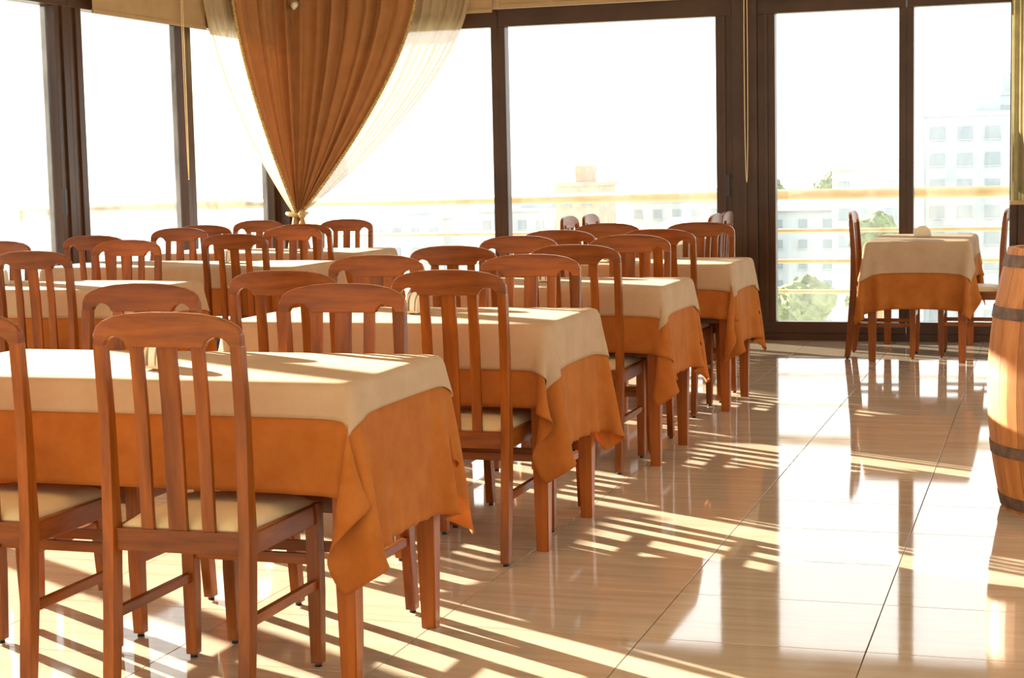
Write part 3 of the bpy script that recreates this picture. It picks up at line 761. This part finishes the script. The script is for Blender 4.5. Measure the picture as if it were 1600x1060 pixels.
# ------------------------------------------------------------------ town outside
tag(obj('trim_6', box(-400, 200, 40, 600, -40, -30), M_LAND), kind='structure')
hill = bmesh.new()
for (x, y, rx, ry, h) in ((-10, 420, 160, 120, 32),): 
    bmesh.ops.create_uvsphere(hill, u_segments=40, v_segments=14, radius=1.0, matrix=Matrix.Translation((x, y, -31)) @ Matrix.Diagonal((rx, ry, h, 1)))
tag(obj('trim_7', mesh_of(hill, 'hillside', True), M_LAND), kind='structure')
def house(label, x0, x1, y, dep, ztop, zbase, rows, cols, mat, roof=None, ww=1.2, wh=1.3):
    root = empty('house', ((x0+x1)/2, y, zbase)); tag(root, label, 'building'); ox, oy, oz = (x0+x1)/2, y, zbase
    W_, H_ = x1-x0, ztop-zbase
    obj('walls', box(-W_/2, W_/2, 0, dep, 0, H_), mat, root)
    wm = box(-ww/2, ww/2, -0.12, 0.05, 0, wh); sm = box(-ww/2-0.1, ww/2+0.1, -0.2, 0.05, -0.12, 0)
    for r in range(rows):
        for c in range(cols):
            wx = -W_/2 + W_*(c+0.5)/cols; wz = H_ - 2.6 - 3.0*r
            if wz < 0.2: continue
            o = obj('window', wm, M_HWIN, root, (wx, 0, wz)); obj('window_sill', sm, mat, o)
    if roof == 'hip':
        bm = bmesh.new(); e = 0.6
        b = [bm.verts.new(p) for p in ((-W_/2-e, -e, H_), (W_/2+e, -e, H_), (W_/2+e, dep+e, H_), (-W_/2-e, dep+e, H_))]
        t = [bm.verts.new((-W_/4, dep/2, H_+1.8)), bm.verts.new((W_/4, dep/2, H_+1.8))]
        for f in ((b[0], b[1], t[1], t[0]), (b[1], b[2], t[1]), (b[2], b[3], t[0], t[1]), (b[3], b[0], t[0]), b[::-1]): bm.faces.new(f)
        bmesh.ops.recalc_face_normals(bm, faces=bm.faces[:]); obj('roof', mesh_of(bm, 'roof'), M_ROOF, root)
    elif roof == 'flat':
        obj('parapet', box(-W_/2-0.2, W_/2+0.2, -0.2, dep+0.2, H_, H_+0.5), mat, root)
        obj('stair_tower', box(-W_/6, W_/6, dep*0.3, dep*0.7, H_+0.5, H_+2.8), mat, root)
house('pale apartment block with red roof seen low through the right window', -40.5, -22.5, 250, 14, -5.7, -30, 6, 5, M_RENDER, 'hip')
house('large hazy stepped building at far right', -14.2, -2.0, 200, 14, 6.2, -30, 8, 4, M_RENDER2, 'flat', 1.6, 1.4)
house('taller hazy block behind the stepped building at far right', -10.8, 3.0, 216, 14, 9.0, -30, 9, 4, M_RENDER2, 'flat', 1.6, 1.4)
house('white house with wide red roof on the far hillside', -23.4, -15.7, 190, 10, 0.4, -28, 3, 3, M_RENDER, 'hip')
house('reddish block above the railing in the middle window', -64.2, -58.4, 220, 10, -1.2, -30, 4, 2, M_ROOF, 'flat')
house('long low white building beyond the middle window', -58, -44, 236, 12, -3.6, -30, 4, 5, M_RENDER, 'hip')
house('grey low-rise block beyond the railing, middle distance', -84, -67, 245, 12, -5.2, -30, 4, 6, M_RENDER2, 'flat')
house('white flat-roofed block beyond the second window', -100, -88, 240, 12, -6.0, -30, 4, 4, M_RENDER, 'flat')
house('white low house below the railing by the middle window', -48, -40.5, 205, 10, -7.0, -30, 3, 3, M_RENDER, 'hip')
def tree(label, x, y, z, r, h):
    rng = random.Random(int(x*7+y)); root = empty('tree', (x, y, z)); tag(root, label, 'tree', 'trees in the town')
    obj('trunk', tube([(0, 0, -8), (0, 0, h*0.4)], r*0.09, 7), M_OAK, root)
    bm = bmesh.new()
    for k in range(16):
        a = rng.uniform(0, 6.28); d = rng.uniform(0, 0.75)*r; rr = r*rng.uniform(0.32, 0.5)
        m = Matrix.Translation((d*math.cos(a), d*math.sin(a), h*0.35+rng.uniform(-0.1, 0.45)*h*(1-d/r*0.6))) @ Matrix.Diagonal((rr, rr, rr*0.85, 1))
        bmesh.ops.create_icosphere(bm, subdivisions=3, radius=1.0, matrix=m)
    for v in bm.verts: v.co += Vector((rng.uniform(-1, 1), rng.uniform(-1, 1), rng.uniform(-1, 1)))*0.07*r
    obj('crown', mesh_of(bm, 'crown'), M_LEAF, root)
tree('round tree on the hillside left of the right mullion', -35.3, 292, -5.0, 3.8, 5.4)
tree('tall tree beside the right mullion in the distance', -27.4, 294, -4.6, 3.1, 6.6)
tree('small tree near the left edge of the right window', -45.5, 290, -4.9, 1.9, 4.0)
tree('broad dark tree below the handrail beside the right mullion', -14.4, 150, -9.6, 3.4, 7.0)
tree('leafy bush low in the right window near the frame', -17.2, 120, -10.6, 2.6, 4.2)
tree('leafy bush low in the right window beside the chair', -12.6, 128, -10.4, 2.2, 4.0)
